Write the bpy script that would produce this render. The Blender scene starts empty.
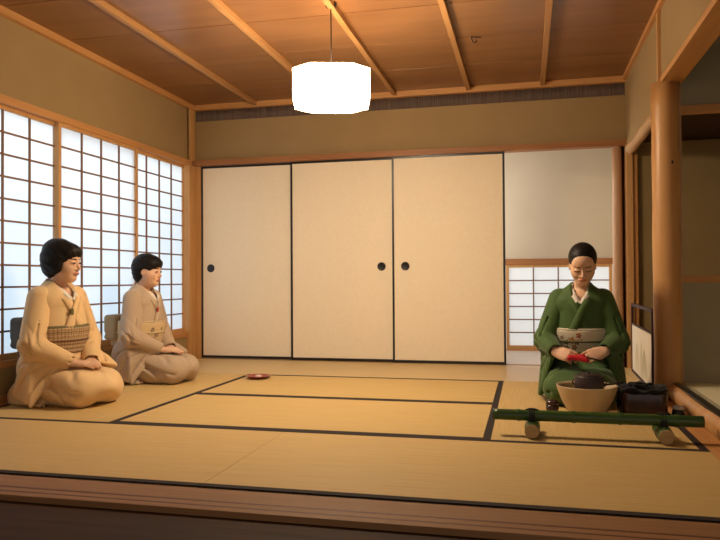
import bpy, bmesh, math, random
import numpy as np
from mathutils import Matrix, Vector
random.seed(3)
scn = bpy.context.scene
col = scn.collection

# ------------------------------------------------------------------ materials
def mat(name, base=(.8, .8, .8), rough=.6, spec=.4, metal=0, sheen=0):
    m = bpy.data.materials.new(name); m.use_nodes = True
    b = m.node_tree.nodes['Principled BSDF']
    b.inputs['Base Color'].default_value = (*base, 1)
    b.inputs['Roughness'].default_value = rough
    b.inputs['Specular IOR Level'].default_value = spec
    b.inputs['Metallic'].default_value = metal
    if sheen: b.inputs['Sheen Weight'].default_value = sheen
    return m
def nd(m, t, **kw):
    n = m.node_tree.nodes.new(t)
    for k, v in kw.items(): setattr(n, k, v)
    return n
def lk(m, a, b): m.node_tree.links.new(a, b)
def textured(name, c1, c2, scale=(1, 1, 1), nscale=8, detail=4, rough=.6, spec=.4, bump=0, lo=.3, hi=.7, sheen=0, metal=0, bscale=None):
    """two colours mixed by noise stretched along an axis, optional bump"""
    m = mat(name, c1, rough, spec, metal, sheen)
    b = m.node_tree.nodes['Principled BSDF']
    tc = nd(m, 'ShaderNodeTexCoord'); mp = nd(m, 'ShaderNodeMapping'); mp.inputs['Scale'].default_value = scale
    lk(m, tc.outputs['Object'], mp.inputs['Vector'])
    n = nd(m, 'ShaderNodeTexNoise'); n.inputs['Scale'].default_value = nscale; n.inputs['Detail'].default_value = detail
    lk(m, mp.outputs['Vector'], n.inputs['Vector'])
    r = nd(m, 'ShaderNodeValToRGB')
    r.color_ramp.elements[0].position = lo; r.color_ramp.elements[1].position = hi
    r.color_ramp.elements[0].color = (*c1, 1); r.color_ramp.elements[1].color = (*c2, 1)
    lk(m, n.outputs['Fac'], r.inputs['Fac']); lk(m, r.outputs['Color'], b.inputs['Base Color'])
    if bump:
        bp = nd(m, 'ShaderNodeBump'); bp.inputs['Strength'].default_value = bump; bp.inputs['Distance'].default_value = .004
        if bscale:
            n2 = nd(m, 'ShaderNodeTexNoise'); n2.inputs['Scale'].default_value = bscale
            lk(m, mp.outputs['Vector'], n2.inputs['Vector']); lk(m, n2.outputs['Fac'], bp.inputs['Height'])
        else: lk(m, n.outputs['Fac'], bp.inputs['Height'])
        lk(m, bp.outputs['Normal'], b.inputs['Normal'])
    return m
def attr_mat(name, rough=.7, spec=.3):
    m = mat(name, (.8, .8, .8), rough, spec)
    a = nd(m, 'ShaderNodeAttribute'); a.attribute_name = 'pattern'
    lk(m, a.outputs['Color'], m.node_tree.nodes['Principled BSDF'].inputs['Base Color'])
    return m
def wood(name, c1, c2, axis, rough=.5, spec=.35):
    s = [22, 22, 22]; s['xyz'.index(axis)] = 1.2
    return textured(name, c1, c2, s, 1.6, 5, rough, spec, .08, .3, .72)

WOODX = wood('cedar_x', (.50, .235, .075), (.60, .31, .115), 'x')
WOODY = wood('cedar_y', (.50, .235, .075), (.60, .31, .115), 'y')
BATTEN = wood('batten_wood', (.36, .175, .062), (.44, .23, .085), 'y')
WOODZ = wood('cedar_z', (.52, .27, .095), (.62, .35, .14), 'z')
RAILX = wood('lintel_x', (.30, .125, .045), (.38, .17, .065), 'x')
RAILY = wood('lintel_y', (.46, .20, .06), (.54, .26, .09), 'y')
LATT = mat('lattice_wood', (.23, .115, .055), .6, .3)
CEIL = textured('ceiling_cedar', (.20, .085, .030), (.27, .125, .045), (.9, 9, 9), 1.3, 5, .30, .6, .05, .3, .75)
DARKWOOD = wood('dark_floor_wood', (.034, .014, .006), (.055, .024, .010), 'x', .7, .15)
SILL = wood('sill_wood', (.25, .125, .055), (.32, .165, .075), 'x', .6, .2)
GROOVE = mat('groove', (.11, .03, .014), .6)
PLASTER = textured('clay_plaster', (.33, .222, .105), (.36, .247, .120), (1, 1, 1), 3, 6, .95, .1, .15, .3, .7, bscale=220)
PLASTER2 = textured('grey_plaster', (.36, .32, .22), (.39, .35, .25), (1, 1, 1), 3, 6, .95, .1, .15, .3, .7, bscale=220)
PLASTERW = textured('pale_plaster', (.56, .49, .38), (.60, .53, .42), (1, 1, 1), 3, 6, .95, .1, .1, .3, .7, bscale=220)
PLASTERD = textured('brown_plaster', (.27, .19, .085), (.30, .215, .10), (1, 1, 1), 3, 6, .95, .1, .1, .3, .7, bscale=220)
BOARD = textured('pale_boards', (.54, .37, .155), (.62, .45, .21), (1.2, 30, 8), 2.2, 5, .36, .5, .04, .3, .7)
BOARD2 = textured('corridor_boards', (.52, .43, .36), (.60, .50, .42), (1.2, 30, 8), 2.2, 5, .4, .5, .04, .3, .7)
PAPERC = textured('door_paper', (.86, .745, .56), (.89, .775, .59), (1, 1, 1), 40, 3, .85, .15, .05)
BLACK = mat('black_lacquer', (.012, .009, .008), .3, .5)
BORDER = textured('border_cloth', (.026, .019, .018), (.042, .03, .028), (1, 1, 1), 200, 2, .85, .2)
REED = textured('reeds', (.08, .05, .045), (.20, .14, .11), (90, 1, 1), 1, 1, .6, .3)
PILLAR = textured('pillar_wood', (.52, .25, .08), (.60, .33, .13), (8, 8, .8), 1.6, 5, .4, .4, .08)
PINKWOOD = textured('post_wood', (.50, .30, .17), (.56, .35, .21), (14, 14, 1), 1.6, 5, .42, .4, .08)
LOG = textured('log_wood', (.48, .28, .12), (.60, .38, .19), (10, 2, 10), 1.6, 5, .5, .4, .1)
MAT2 = textured('alcove_mat', (.66, .60, .40), (.72, .66, .45), (60, 2, 1), 4, 3, .7, .3)
SKIN = textured('skin', (.70, .43, .28), (.74, .46, .30), (1, 1, 1), 18, 3, .5, .35)
SKIN.node_tree.nodes['Principled BSDF'].inputs['Subsurface Weight'].default_value = .12
SKIN.node_tree.nodes['Principled BSDF'].inputs['Subsurface Radius'].default_value = (.012, .005, .003)
HAIR = textured('black_hair', (.006, .005, .005), (.014, .010, .008), (1, 1, .15), 160, 3, .5, .2, .25)
LIP = mat('lip', (.50, .17, .12), .5)
DARK = mat('lash', (.025, .015, .012), .5)
EYEW = mat('eye_white', (.55, .48, .42), .3)

def tatami_mat(name, along):
    m = mat(name, (.6, .45, .2), .62, .3)
    b = m.node_tree.nodes['Principled BSDF']
    tc = nd(m, 'ShaderNodeTexCoord'); mp = nd(m, 'ShaderNodeMapping')
    mp.inputs['Scale'].default_value = (3, 160, 1) if along == 'x' else (160, 3, 1)
    lk(m, tc.outputs['Object'], mp.inputs['Vector'])
    n = nd(m, 'ShaderNodeTexNoise'); n.inputs['Scale'].default_value = 1; n.inputs['Detail'].default_value = 3
    lk(m, mp.outputs['Vector'], n.inputs['Vector'])
    r = nd(m, 'ShaderNodeValToRGB'); r.color_ramp.elements[0].position = .3; r.color_ramp.elements[1].position = .7
    r.color_ramp.elements[0].color = (.52, .345, .125, 1); r.color_ramp.elements[1].color = (.62, .43, .175, 1)
    lk(m, n.outputs['Fac'], r.inputs['Fac']); lk(m, r.outputs['Color'], b.inputs['Base Color'])
    w = nd(m, 'ShaderNodeTexWave'); w.bands_direction = 'Y' if along == 'x' else 'X'; w.inputs['Scale'].default_value = 60
    lk(m, tc.outputs['Object'], w.inputs['Vector'])
    bp = nd(m, 'ShaderNodeBump'); bp.inputs['Strength'].default_value = .15; bp.inputs['Distance'].default_value = .002
    lk(m, w.outputs['Fac'], bp.inputs['Height']); lk(m, bp.outputs['Normal'], b.inputs['Normal'])
    return m
TATX = tatami_mat('rush_x', 'x'); TATY = tatami_mat('rush_y', 'y')

def paper_mat(name, c):
    m = bpy.data.materials.new(name); m.use_nodes = True; nt = m.node_tree; nt.nodes.clear()
    o = nt.nodes.new('ShaderNodeOutputMaterial'); a = nt.nodes.new('ShaderNodeAddShader')
    d = nt.nodes.new('ShaderNodeBsdfDiffuse'); t = nt.nodes.new('ShaderNodeBsdfTranslucent')
    d.inputs['Color'].default_value = (.30, .29, .27, 1); t.inputs['Color'].default_value = (*c, 1)
    nt.links.new(d.outputs[0], a.inputs[0]); nt.links.new(t.outputs[0], a.inputs[1]); nt.links.new(a.outputs[0], o.inputs['Surface'])
    return m
PAPER = paper_mat('shoji_paper', (.62, .66, .68))

# ------------------------------------------------------------------ mesh helpers
def tag(o, label=None, cat=None, group=None, kind=None):
    if label: o['label'] = label
    if cat: o['category'] = cat
    if group: o['group'] = group
    if kind: o['kind'] = kind
    return o
def empty(name, loc=(0, 0, 0), rz=0):
    o = bpy.data.objects.new(name, None); o.empty_display_size = .1
    o.location = loc; o.rotation_euler = (0, 0, rz); col.objects.link(o); return o
def obj(name, bm, m, parent=None, smooth=False, loc=None):
    if isinstance(bm, bmesh.types.BMesh):
        me = bpy.data.meshes.new(name); bm.normal_update(); bm.to_mesh(me); bm.free()
    else: me = bm
    if smooth:
        me.polygons.foreach_set('use_smooth', [True] * len(me.polygons))
    me.materials.append(m)
    o = bpy.data.objects.new(name, me); col.objects.link(o)
    if parent: o.parent = parent
    if loc: o.location = loc
    return o
def box(bm, lo, hi, bev=0):
    b = bmesh.new(); bmesh.ops.create_cube(b, size=1)
    for v in b.verts:
        for i in range(3): v.co[i] = lo[i] + (v.co[i] + .5) * (hi[i] - lo[i])
    if bev: bmesh.ops.bevel(b, geom=b.edges[:], offset=bev, segments=2, affect='EDGES', profile=.7)
    me = bpy.data.meshes.new('tmp'); b.to_mesh(me); b.free(); bm.from_mesh(me); bpy.data.meshes.remove(me)
    return bm
def B(*boxes, bev=0):
    bm = bmesh.new()
    for lo, hi in boxes: box(bm, lo, hi, bev)
    return bm
def tube(bm, pts, rad, seg=16, caps=True, wob=0):
    pts = [Vector(p) for p in pts]; n = len(pts)
    if not hasattr(rad, '__len__'): rad = [rad] * n
    rings = []; up = None
    for i, p in enumerate(pts):
        t = (pts[min(i + 1, n - 1)] - pts[max(i - 1, 0)]).normalized()
        if up is None: up = Vector((0, 0, 1)) if abs(t.z) < .9 else Vector((1, 0, 0))
        s = t.cross(up).normalized(); up = s.cross(t).normalized()
        ring = []
        for k in range(seg):
            a = 2 * math.pi * k / seg; r = rad[i] * (1 + wob * math.sin(3 * a + i))
            ring.append(bm.verts.new(p + s * math.cos(a) * r + up * math.sin(a) * r))
        rings.append(ring)
    for a, b in zip(rings, rings[1:]):
        for k in range(seg): bm.faces.new((a[k], a[(k + 1) % seg], b[(k + 1) % seg], b[k]))
    if caps: bm.faces.new(rings[0][::-1]); bm.faces.new(rings[-1])
    return bm
def lathe(bm, prof, seg=48, c=(0, 0, 0), fn=None):
    rings = []
    for r, z in prof:
        ring = []
        for k in range(seg):
            a = 2 * math.pi * k / seg
            rr, zz = (r, z) if fn is None else fn(r, z, a)
            ring.append(bm.verts.new((c[0] + math.cos(a) * rr, c[1] + math.sin(a) * rr, c[2] + zz)))
        rings.append(ring)
    for a, b in zip(rings, rings[1:]):
        for k in range(seg): bm.faces.new((a[k], a[(k + 1) % seg], b[(k + 1) % seg], b[k]))
    bm.faces.new(rings[0][::-1]); bm.faces.new(rings[-1])
    return bm
def struct(name, bm, m, parent=None, smooth=False):
    o = obj(name, bm, m, parent, smooth)
    if not parent: o['kind'] = 'structure'
    return o

# ------------------------------------------------------------------ constants of the room
XL, XR, YB = -.063, 3.583, .045       # left wall, right wall, back (door) plane
HN, HC = 1.70, 2.197                  # lintel underside, cornice underside
T = .88
YF = -4 * T - .004                    # front edge of the mats

# ------------------------------------------------------------------ setting
struct('floor', B(((XL - .2, -3.75, -.16), (3.53, .1, -.05)), ((3.53, -1.45, -.16), (4.8, .1, -.012))), DARKWOOD)
struct('floor_front', B(((-2.5, -7.2, -.12), (5.5, -3.735, -.02))), DARKWOOD)
bm = B(((-1.0, -3.735, -.05), (3.6, -3.535, .0)), bev=.003)
sill = struct('trim_1', bm, SILL)
gb = B(((-1.0, -3.662, -.001), (3.6, -3.652, .0006)), ((-1.0, -3.702, -.001), (3.6, -3.694, .0006)))
struct('groove', gb, GROOVE, sill)
struct('floor_corridor', B(((.6, .08, -.05), (4.8, 1.2, .0))), BOARD2)
struct('floor_waki', B(((3.53, -1.42, -.012), (4.8, .0, .0))), BOARD)

# tatami mats: thing > rush surface, cloth borders
def tatami(x0, y0, x1, y1, along, label):
    cx, cy = (x0 + x1) / 2, (y0 + y1) / 2
    t = tag(empty('tatami_mat', (cx, cy, -.05)), label, 'tatami mat', 'rush mats covering the floor')
    hx, hy = (x1 - x0) / 2 - .001, (y1 - y0) / 2 - .001
    obj('rush_surface', B(((-hx, -hy, .0), (hx, hy, .05)), bev=.002), TATX if along == 'x' else TATY, t)
    w = .032
    for s in (-1, 1):
        if along == 'x': lo, hi = (-hx, min(s * hy, s * (hy - w)), .02), (hx, max(s * hy, s * (hy - w)), .0512)
        else: lo, hi = (min(s * hx, s * (hx - w)), -hy, .02), (max(s * hx, s * (hx - w)), hy, .0512)
        obj('cloth_border', B((lo, hi)), BORDER, t)
    return t
tatami(0, -3 * T, T, -T, 'y', 'rush mat laid lengthwise under the two kneeling onlookers by the paper screens')
tatami(T, -2 * T, 3 * T, -T, 'x', 'middle rush mat nearer the sliding doors, red dish at its corner')
tatami(T, -3 * T, 3 * T, -2 * T, 'x', 'middle rush mat with nothing on it, between the dish mat and front row')
tatami(3 * T, -3 * T, 3.525, -T, 'y', 'rush mat laid lengthwise under the tea host and her utensils')
tatami(0, -4 * T, 2 * T, -3 * T, 'x', 'front row rush mat, left one, along the grooved sill')
tatami(2 * T, -4 * T, 3.525, -3 * T, 'x', 'front row rush mat, right one, in front of the bamboo rail')
for x0, x1, lb in ((0, 2 * T, 'pale matting panel along the closed doors, left half of the back row'),
                   (2 * T, 3.525, 'pale matting panel along the doors, right half with the daylit end')):
    tag(obj('floor_panel', B(((x0 + .001, -T + .001, -.05), (x1 - .001, .0, .0)), bev=.002), BOARD), lb, 'floor panel')
# door track at the foot of the sliding doors
struct('trim_2', B(((-.06, .001, -.05), (3.6, .08, .0)), bev=.001), SILL)
struct('trim_left_margin', B(((XL, -3.53, -.05), (-.001, .0, .0))), WOODY)
struct('trim_right_margin', B(((3.526, -3.8, -.05), (3.66, -1.43, .0)), ((3.526, -1.43, -.05), (3.60, .0, -.013))), WOODY)

# left wall: low plaster, screens opening, upper plaster
SZ0, SZ1 = .235, 1.70
struct('wall_left', B(((XL - .1, -7.2, -.05), (XL, .06, .20)), ((XL - .1, -7.2, 1.745), (XL, .06, 2.4)), ((XL - .1, -7.2, .20), (XL, -2.714, 1.745)), ((XL - .1, -.05, -.05), (XL, .14, 2.4))), PLASTER)
struct('baseboard_left', B(((XL, -3.53, 0), (XL + .012, -.06, .045)), bev=.002), WOODY)
struct('trim_left_sill', B(((XL - .09, -3.6, .197), (XL + .012, -.05, .236)), bev=.003), RAILY)
struct('trim_left_lintel', B(((XL - .09, -7.2, 1.70), (XL + .016, .06, 1.747)), bev=.003), WOODY)
struct('trim_left_cornice', B(((XL - .02, -7.2, HC), (XL + .035, .03, 2.245)), bev=.004), WOODY)
struct('trim_left_post', B(((XL - .07, -.075, 0), (XL + .03, .055, 1.70)), ((XL - .07, -.03, 1.745), (XL + .022, .052, 2.197)), bev=.004), WOODZ)

def shoji(y0, y1, xoff, label, rows=11, cols=4, z0=SZ0, z1=SZ1, axis='y', yb=0, name='shoji_screen'):
    L = y1 - y0; H = z1 - z0
    if axis == 'y': t = empty(name, (XL - .03 + xoff, y0, z0), math.pi / 2)
    else: t = empty(name, (y0, yb, z0))
    tag(t, label, 'paper screen', 'white paper lattice screens along the left wall' if axis == 'y' else None)
    st, rl, th = .028, .024, .026
    fb = B(((0, 0, 0), (st, th, H)), ((L - st, 0, 0), (L, th, H)), ((st, 0, 0), (L - st, th, rl + .012)), ((st, 0, H - rl), (L - st, th, H)), bev=.0015)
    obj('frame', fb, WOODZ, t)
    lb = bmesh.new(); z_lo, z_hi = rl + .012, H - rl
    # the lattice faces the room: local y+ is -x of the world for the left wall, so both faces carry it flush
    face = (0.002, .012)
    for i in range(1, cols): 
        x = st + (L - 2 * st) * i / cols; box(lb, (x - .0058, face[0], z_lo), (x + .0058, face[1], z_hi))
    for j in range(1, rows):
        z = z_lo + (z_hi - z_lo) * j / rows; box(lb, (st, face[0] + .001, z - .0055), (L - st, face[1] - .001, z + .0055))
    obj('lattice', lb, LATT, t)
    pb = bmesh.new(); vs = [pb.verts.new(q) for q in ((st, .0145, z_lo), (L - st, .0145, z_lo), (L - st, .0145, z_hi), (st, .0145, z_hi))]
    pb.faces.new(vs); obj('paper', pb, PAPER, t)
    return t
shoji(-.905, -.055, 0.004, 'paper lattice screen nearest the corner post, behind the kneeler in taupe')
shoji(-1.80, -.865, 0.036, 'paper lattice screen in the middle, between the two kneeling onlookers', )
shoji(-2.72, -1.765, 0.004, 'paper lattice screen behind the kneeler in apricot, cut off by the left edge')

# back wall
struct('wall_back', B(((XL - .1, .06, 1.74), (3.6, .14, 2.4))), PLASTER)
struct('trim_back_lintel', B(((XL + .02, .0, HN), (3.60, .09, 1.747)), bev=.003), RAILX)
struct('trim_back_cornice', B(((XL, .01, 2.195), (3.6, .07, 2.245)), bev=.004), WOODX)
rb = bmesh.new(); x = XL + .03
while x < 3.575:
    w = random.uniform(.008, .014); tube(rb, [(x + w / 2, .058, 2.103), (x + w / 2, .058, 2.196)], w / 2, 6); x += w
struct('trim_door_jamb', B(((XL - .02, .045, 0), (.016, .09, HN)), bev=.002), WOODZ)
struct('trim_reed_band', rb, REED, smooth=True)

def fusuma(x0, x1, y, hx, label):
    t = tag(empty('sliding_door', ((x0 + x1) / 2, y, .003)), label, 'sliding door', 'cream paper sliding doors of the back wall')
    w = (x1 - x0) / 2; H = HN - .006; f = .017
    obj('paper_panel', B(((-w + f, -.009, f), (w - f, .009, H - f))), PAPERC, t)
    obj('frame', B(((-w, -.013, 0), (-w + f, .013, H)), ((w - f, -.013, 0), (w, .013, H)), ((-w + f, -.012, 0), (w - f, .012, f + .004)), ((-w + f, -.012, H - f), (w - f, .012, H)), bev=.0015), BLACK, t)
    pb = bmesh.new()
    lathe(pb, [(.002, .001), (.024, .001), (.028, .002), (.032, .005), (.035, .003), (.036, -.001)], 32)
    o = obj('finger_pull', pb, BLACK, t, True); o.rotation_euler = (math.pi / 2, 0, 0); o.location = (hx - (x0 + x1) / 2, -.009, .79)
    return t
fusuma(.015, .885, .052, .105, 'cream sliding door beside the corner post, leftmost of the three')
fusuma(.862, 1.775, .052 - .0, 1.655, 'cream sliding door in the middle, black pull at its right edge')
fusuma(1.752, 2.665, .020, 1.86, 'cream sliding door beside the open doorway, black pull at its left')
bpy.data.objects['sliding_door.001'].location.y = .0365 + .0
bpy.data.objects['sliding_door'].location.y = .066
bpy.data.objects['sliding_door.002'].location.y = .0065 + .004
bpy.data.objects['sliding_door.001'].location.y = .038

# corridor behind the open doorway
struct('wall_corridor', B(((.6, 1.2, .88), (4.8, 1.28, 2.4)), ((.6, 1.2, -.05), (2.60, 1.28, .88)), ((3.74, 1.2, -.05), (4.8, 1.28, .88))), PLASTERW)
struct('wall_corridor_end', B(((3.62, .14, -.05), (3.70, 1.2, 2.4))), PLASTERW)
struct('ceiling_corridor', B(((.6, .12, 2.3), (3.62, 1.2, 2.36))), CEIL)
struct('trim_window_head', B(((2.58, 1.165, .815), (3.62, 1.21, .875)), bev=.004), RAILX)
w1 = shoji(2.635, 3.60, 0, 'low paper lattice window behind the tea host, in the corridor', 6, 4, .012, .815, 'x', 1.172, 'low_paper_window')
w1['category'] = 'paper window'
struct('trim_window_foot', B(((2.58, 1.165, 0.0), (3.62, 1.2, .012))), WOODX)
# posts of the doorway
pb = bmesh.new(); tube(pb, [(3.513, .045, z) for z in (0, .3, .7, 1.1, 1.4, 1.70)], [.040, .038, .036, .037, .035, .036], 20, wob=.02)
struct('trim_doorway_post', pb, PINKWOOD, smooth=True)
struct('trim_dark_reveal', B(((3.535, .07, -.01), (3.60, .10, HN))), DARKWOOD)
struct('trim_corner_post', B(((3.572, -.03, -.012), (3.620, .08, HN)), ((3.585, -.0, 1.74), (3.62, .08, HC)), bev=.004), WOODZ)
struct('trim_inner_post', B(((3.622, -.012, .0), (3.656, .03, 1.66)), bev=.003), RAILY)

# ceiling: boards, battens
bm = bmesh.new(); y = .015; k = 0
while y > -7.2:
    box(bm, (XL - .1, y - .580, 2.240), (XR + .05, y - .002, 2.256), .003); y -= .583; k += 1
struct('ceiling', bm, CEIL)
struct('ceiling_backing', B(((XL - .2, -7.3, 2.254), (5.2, .2, 2.40))), DARKWOOD)
for i, x in enumerate((.545, 1.172, 1.777, 2.385, 2.965)):
    struct('trim_ceiling_batten', B(((x - .018, -7.2, 2.206), (x + .018, .012, 2.2445)), bev=.003), BATTEN)
hk = bmesh.new()
tube(hk, [(2.50, -1.16, 2.243), (2.50, -1.16, 2.222), (2.506, -1.155, 2.206), (2.52, -1.15, 2.20), (2.53, -1.147, 2.21), (2.527, -1.148, 2.220)], .0035, 8)
tube(hk, [(2.50, -1.16, 2.233), (2.56, -1.15, 2.232)], .003, 8)
tag(obj('ceiling_hook', hk, BLACK, smooth=True), 'small black iron hook screwed into the ceiling boards', 'hook')

# right side: wall above, pillar, beam, alcove
PX, PY = 3.604, -1.40
struct('wall_right', B(((XR, PY, HN - .02), (XR + .07, .06, 2.25)), ((XR, -7.2, 1.81), (XR + .07, PY, 2.25))), PLASTER)
struct('trim_right_cornice', B(((XR - .022, -7.2, HC + .01), (XR + .03, .03, 2.245)), bev=.003), WOODY)
lb = bmesh.new(); tube(lb, [(XR + .02, y, HN - .035 + .004 * math.sin(y * 5)) for y in np.linspace(.0, PY + .03, 12)], [.036 + .003 * math.sin(i * 1.7) for i in range(12)], 18, wob=.03)
struct('trim_log_lintel', lb, LOG, smooth=True)
pb = bmesh.new(); tube(pb, [(PX, PY, z) for z in np.linspace(-.045, 1.79, 14)], [.074 + .0015 * math.sin(i * 2.1) for i in range(14)], 40, wob=.012)
pl = struct('trim_alcove_pillar', pb, PILLAR, smooth=True)
kb = bmesh.new(); lathe(kb, [(.0015, 0), (.007, .001), (.006, .003), (.001, .0035)], 12)
ko = struct('knot', kb, DARK, pl, True); ko.rotation_euler = (math.pi / 2, 0, .25); ko.location = (PX + .022, PY - .0725, 1.33); ko.scale = (1, 1.5, 1)
struct('trim_pillar_batten', B(((XR - .018, PY - .02, 1.80), (XR + .01, PY + .015, 2.2)), bev=.002), WOODZ)
struct('trim_alcove_jamb', B(((PX + .02, PY + .01, .0), (PX + .088, PY + .085, 1.79)), bev=.004), PINKWOOD)
struct('trim_alcove_beam', B(((XR - .008, -7.2, 1.785), (XR + .11, PY + .03, 1.818)), bev=.004), WOODY)
AY = PY + .035   # partition between the picture alcove and the side alcove
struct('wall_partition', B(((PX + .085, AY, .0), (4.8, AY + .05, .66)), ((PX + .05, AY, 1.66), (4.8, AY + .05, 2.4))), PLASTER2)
struct('trim_partition_rail', B(((PX + .085, AY - .015, .655), (4.8, AY + .06, .695)), bev=.003), WOODX)
struct('trim_partition_head', B(((PX + .085, AY - .015, 1.625), (4.8, AY + .06, 1.665)), bev=.003), WOODX)
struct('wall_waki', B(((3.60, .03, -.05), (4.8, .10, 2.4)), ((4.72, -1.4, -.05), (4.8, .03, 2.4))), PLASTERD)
struct('ceiling_waki', B(((XR + .07, -1.36, 1.72), (4.72, .03, 1.76))), DARKWOOD)
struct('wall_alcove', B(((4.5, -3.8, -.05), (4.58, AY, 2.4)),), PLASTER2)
struct('floor_alcove', B(((3.66, -3.8, -.05), (4.5, AY, .088))), MAT2)
kb = bmesh.new(); tube(kb, [(3.638, y, .045 + .003 * math.sin(y * 4)) for y in np.linspace(-1.46, -3.8, 14)], [.052 + .002 * math.sin(i * 1.3) for i in range(14)], 24)
struct('trim_alcove_log', kb, PILLAR, smooth=True)
struct('trim_alcove_edge', B(((3.616, -3.8, .080), (3.655, -1.46, .100)), bev=.004), BLACK)
struct('trim_alcove_border', B(((3.656, -3.8, .080), (3.69, AY, .092))), PLASTER2)

# ------------------------------------------------------------------ lamp
def bx_mat(name, c, s):
    m = bpy.data.materials.new(name); m.use_nodes = True; nt = m.node_tree
    b = nt.nodes['Principled BSDF']; b.inputs['Base Color'].default_value = (.9, .85, .75, 1)
    b.inputs['Emission Color'].default_value = (*c, 1); b.inputs['Emission Strength'].default_value = s
    return m
LAMPX, LAMPY, LZ0, LZ1 = 1.772, -1.9, 1.670, 1.840
lamp = tag(empty('pendant_lamp', (LAMPX, LAMPY, LZ0), .27), 'glowing white octagonal paper pendant lamp hanging from the ceiling', 'lamp')
LH = LZ1 - LZ0
def octo(r, cut):
    # square with cut corners
    return [(r, -cut), (r, cut), (cut, r), (-cut, r), (-r, cut), (-r, -cut), (-cut, -r), (cut, -r)]
OR, OC = .210, .112
bm = bmesh.new()
o8 = octo(OR, OC); lo = [bm.verts.new((x, y, 0)) for x, y in o8]; hi = [bm.verts.new((x, y, LH)) for x, y in o8]
for k in range(8): bm.faces.new((lo[k], lo[(k + 1) % 8], hi[(k + 1) % 8], hi[k]))
bm.faces.new(lo[::-1])
LAMPM = bx_mat('lamp_glow', (1, .79, .54), 60)
ls = obj('lamp_shade', bm, LAMPM, lamp)
tb = bmesh.new(); tb.faces.new([tb.verts.new((x * .99, y * .99, LH - .002)) for x, y in o8]); obj('shade_top', tb, bx_mat('lamp_top_glow', (1, .72, .42), 14), lamp)
for z in (0.0, LH):
    fb = bmesh.new()
    for k in range(8):
        a, b = o8[k], o8[(k + 1) % 8]; tube(fb, [(a[0] * 1.005, a[1] * 1.005, z), (b[0] * 1.005, b[1] * 1.005, z)], .0022, 6)
    obj('shade_frame', fb, mat('pale_frame', (.75, .6, .4), .5), lamp)
cb = bmesh.new(); tube(cb, [(0, 0, LH), (0, 0, 2.24 - LZ0)], .0035, 8); obj('cord', cb, DARK, lamp, True)
cb = bmesh.new(); lathe(cb, [(.02, .54), (.03, .55), (.035, .575), (.035, .584)], 20); obj('ceiling_rose', cb, DARK, lamp, True)

# ------------------------------------------------------------------ SDF modelling (distance fields turned into meshes)
def smin(a, b, k):
    if k <= 0: return np.minimum(a, b)
    h = np.maximum(k - np.abs(a - b), 0) / k
    return np.minimum(a, b) - h * h * k * .25
def rotm(rx=0, ry=0, rz=0):
    return np.array((Matrix.Rotation(rz, 3, 'Z') @ Matrix.Rotation(ry, 3, 'Y') @ Matrix.Rotation(rx, 3, 'X')))
class Prim:
    def __init__(s, f, lo, hi, op='+', k=.02, fr=None):
        s.f, s.op, s.k = f, op, k; s.fr = fr
        lo, hi = np.array(lo, float), np.array(hi, float)
        if fr is not None:
            R, t = fr; c = np.array([[(lo, hi)[i][0], (lo, hi)[j][1], (lo, hi)[l][2]] for i in (0, 1) for j in (0, 1) for l in (0, 1)]) @ R.T + t
            lo, hi = c.min(0), c.max(0)
        s.lo, s.hi = lo, hi
    def d(s, P):
        if s.fr is not None:
            R, t = s.fr; P = (P - t) @ R
        return s.f(P)
def ell(c, r, op='+', k=.02, fr=None, R=None):
    c, r = np.array(c, float), np.array(r, float)
    def f(P):
        q = P - c
        if R is not None: q = q @ R
        k0 = np.sqrt(((q / r) ** 2).sum(-1)); k1 = np.sqrt(((q / r ** 2) ** 2).sum(-1)) + 1e-9
        return k0 * (k0 - 1) / k1
    m = r.max() if R is not None else r
    return Prim(f, c - m, c + m, op, k, fr)
def cone(a, b, ra, rb, op='+', k=.02, fr=None, sq=(1, 1, 1)):
    a, b = np.array(a, float), np.array(b, float); sq = np.array(sq, float)
    A, Bv = a / sq, b / sq; ab = Bv - A; L = ab @ ab + 1e-12
    def f(P):
        q = P / sq; t = np.clip(((q - A) @ ab) / L, 0, 1)
        return np.sqrt(((q - A - t[..., None] * ab) ** 2).sum(-1)) - (ra + (rb - ra) * t)
    m = max(ra, rb) * sq
    return Prim(f, np.minimum(a, b) - m, np.maximum(a, b) + m, op, k, fr)
def tri(a, b, c, r, op='+', k=.02, fr=None):
    a, b, c = (np.array(v, float) for v in (a, b, c))
    ba, cb, ac = b - a, c - b, a - c; n = np.cross(ba, ac); nn = n @ n
    def f(P):
        pa, pb, pc = P - a, P - b, P - c
        s = np.sign(pa @ np.cross(ba, n)) + np.sign(pb @ np.cross(cb, n)) + np.sign(pc @ np.cross(ac, n))
        def e(v, p):
            t = np.clip((p @ v) / (v @ v), 0, 1); q = v * t[..., None] - p; return (q * q).sum(-1)
        dd = np.minimum(np.minimum(e(ba, pa), e(cb, pb)), e(ac, pc))
        return np.sqrt(np.where(s < 2, dd, (pa @ n) ** 2 / nn)) - r
    pts = np.array([a, b, c]); return Prim(f, pts.min(0) - r, pts.max(0) + r, op, k, fr)
def rbox(c, h, r, op='+', k=.02, fr=None, R=None):
    c, h = np.array(c, float), np.array(h, float)
    def f(P):
        q = P - c
        if R is not None: q = q @ R
        q = np.abs(q) - (h - r)
        return np.sqrt((np.maximum(q, 0) ** 2).sum(-1)) + np.minimum(q.max(-1), 0) - r
    m = np.linalg.norm(h) if R is not None else h
    return Prim(f, c - m, c + m, op, k, fr)
def chain(pts, rs, op='+', k=.02, fr=None):
    return [cone(pts[i], pts[i + 1], rs[i], rs[i + 1], op, k, fr) for i in range(len(pts) - 1)]
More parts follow.
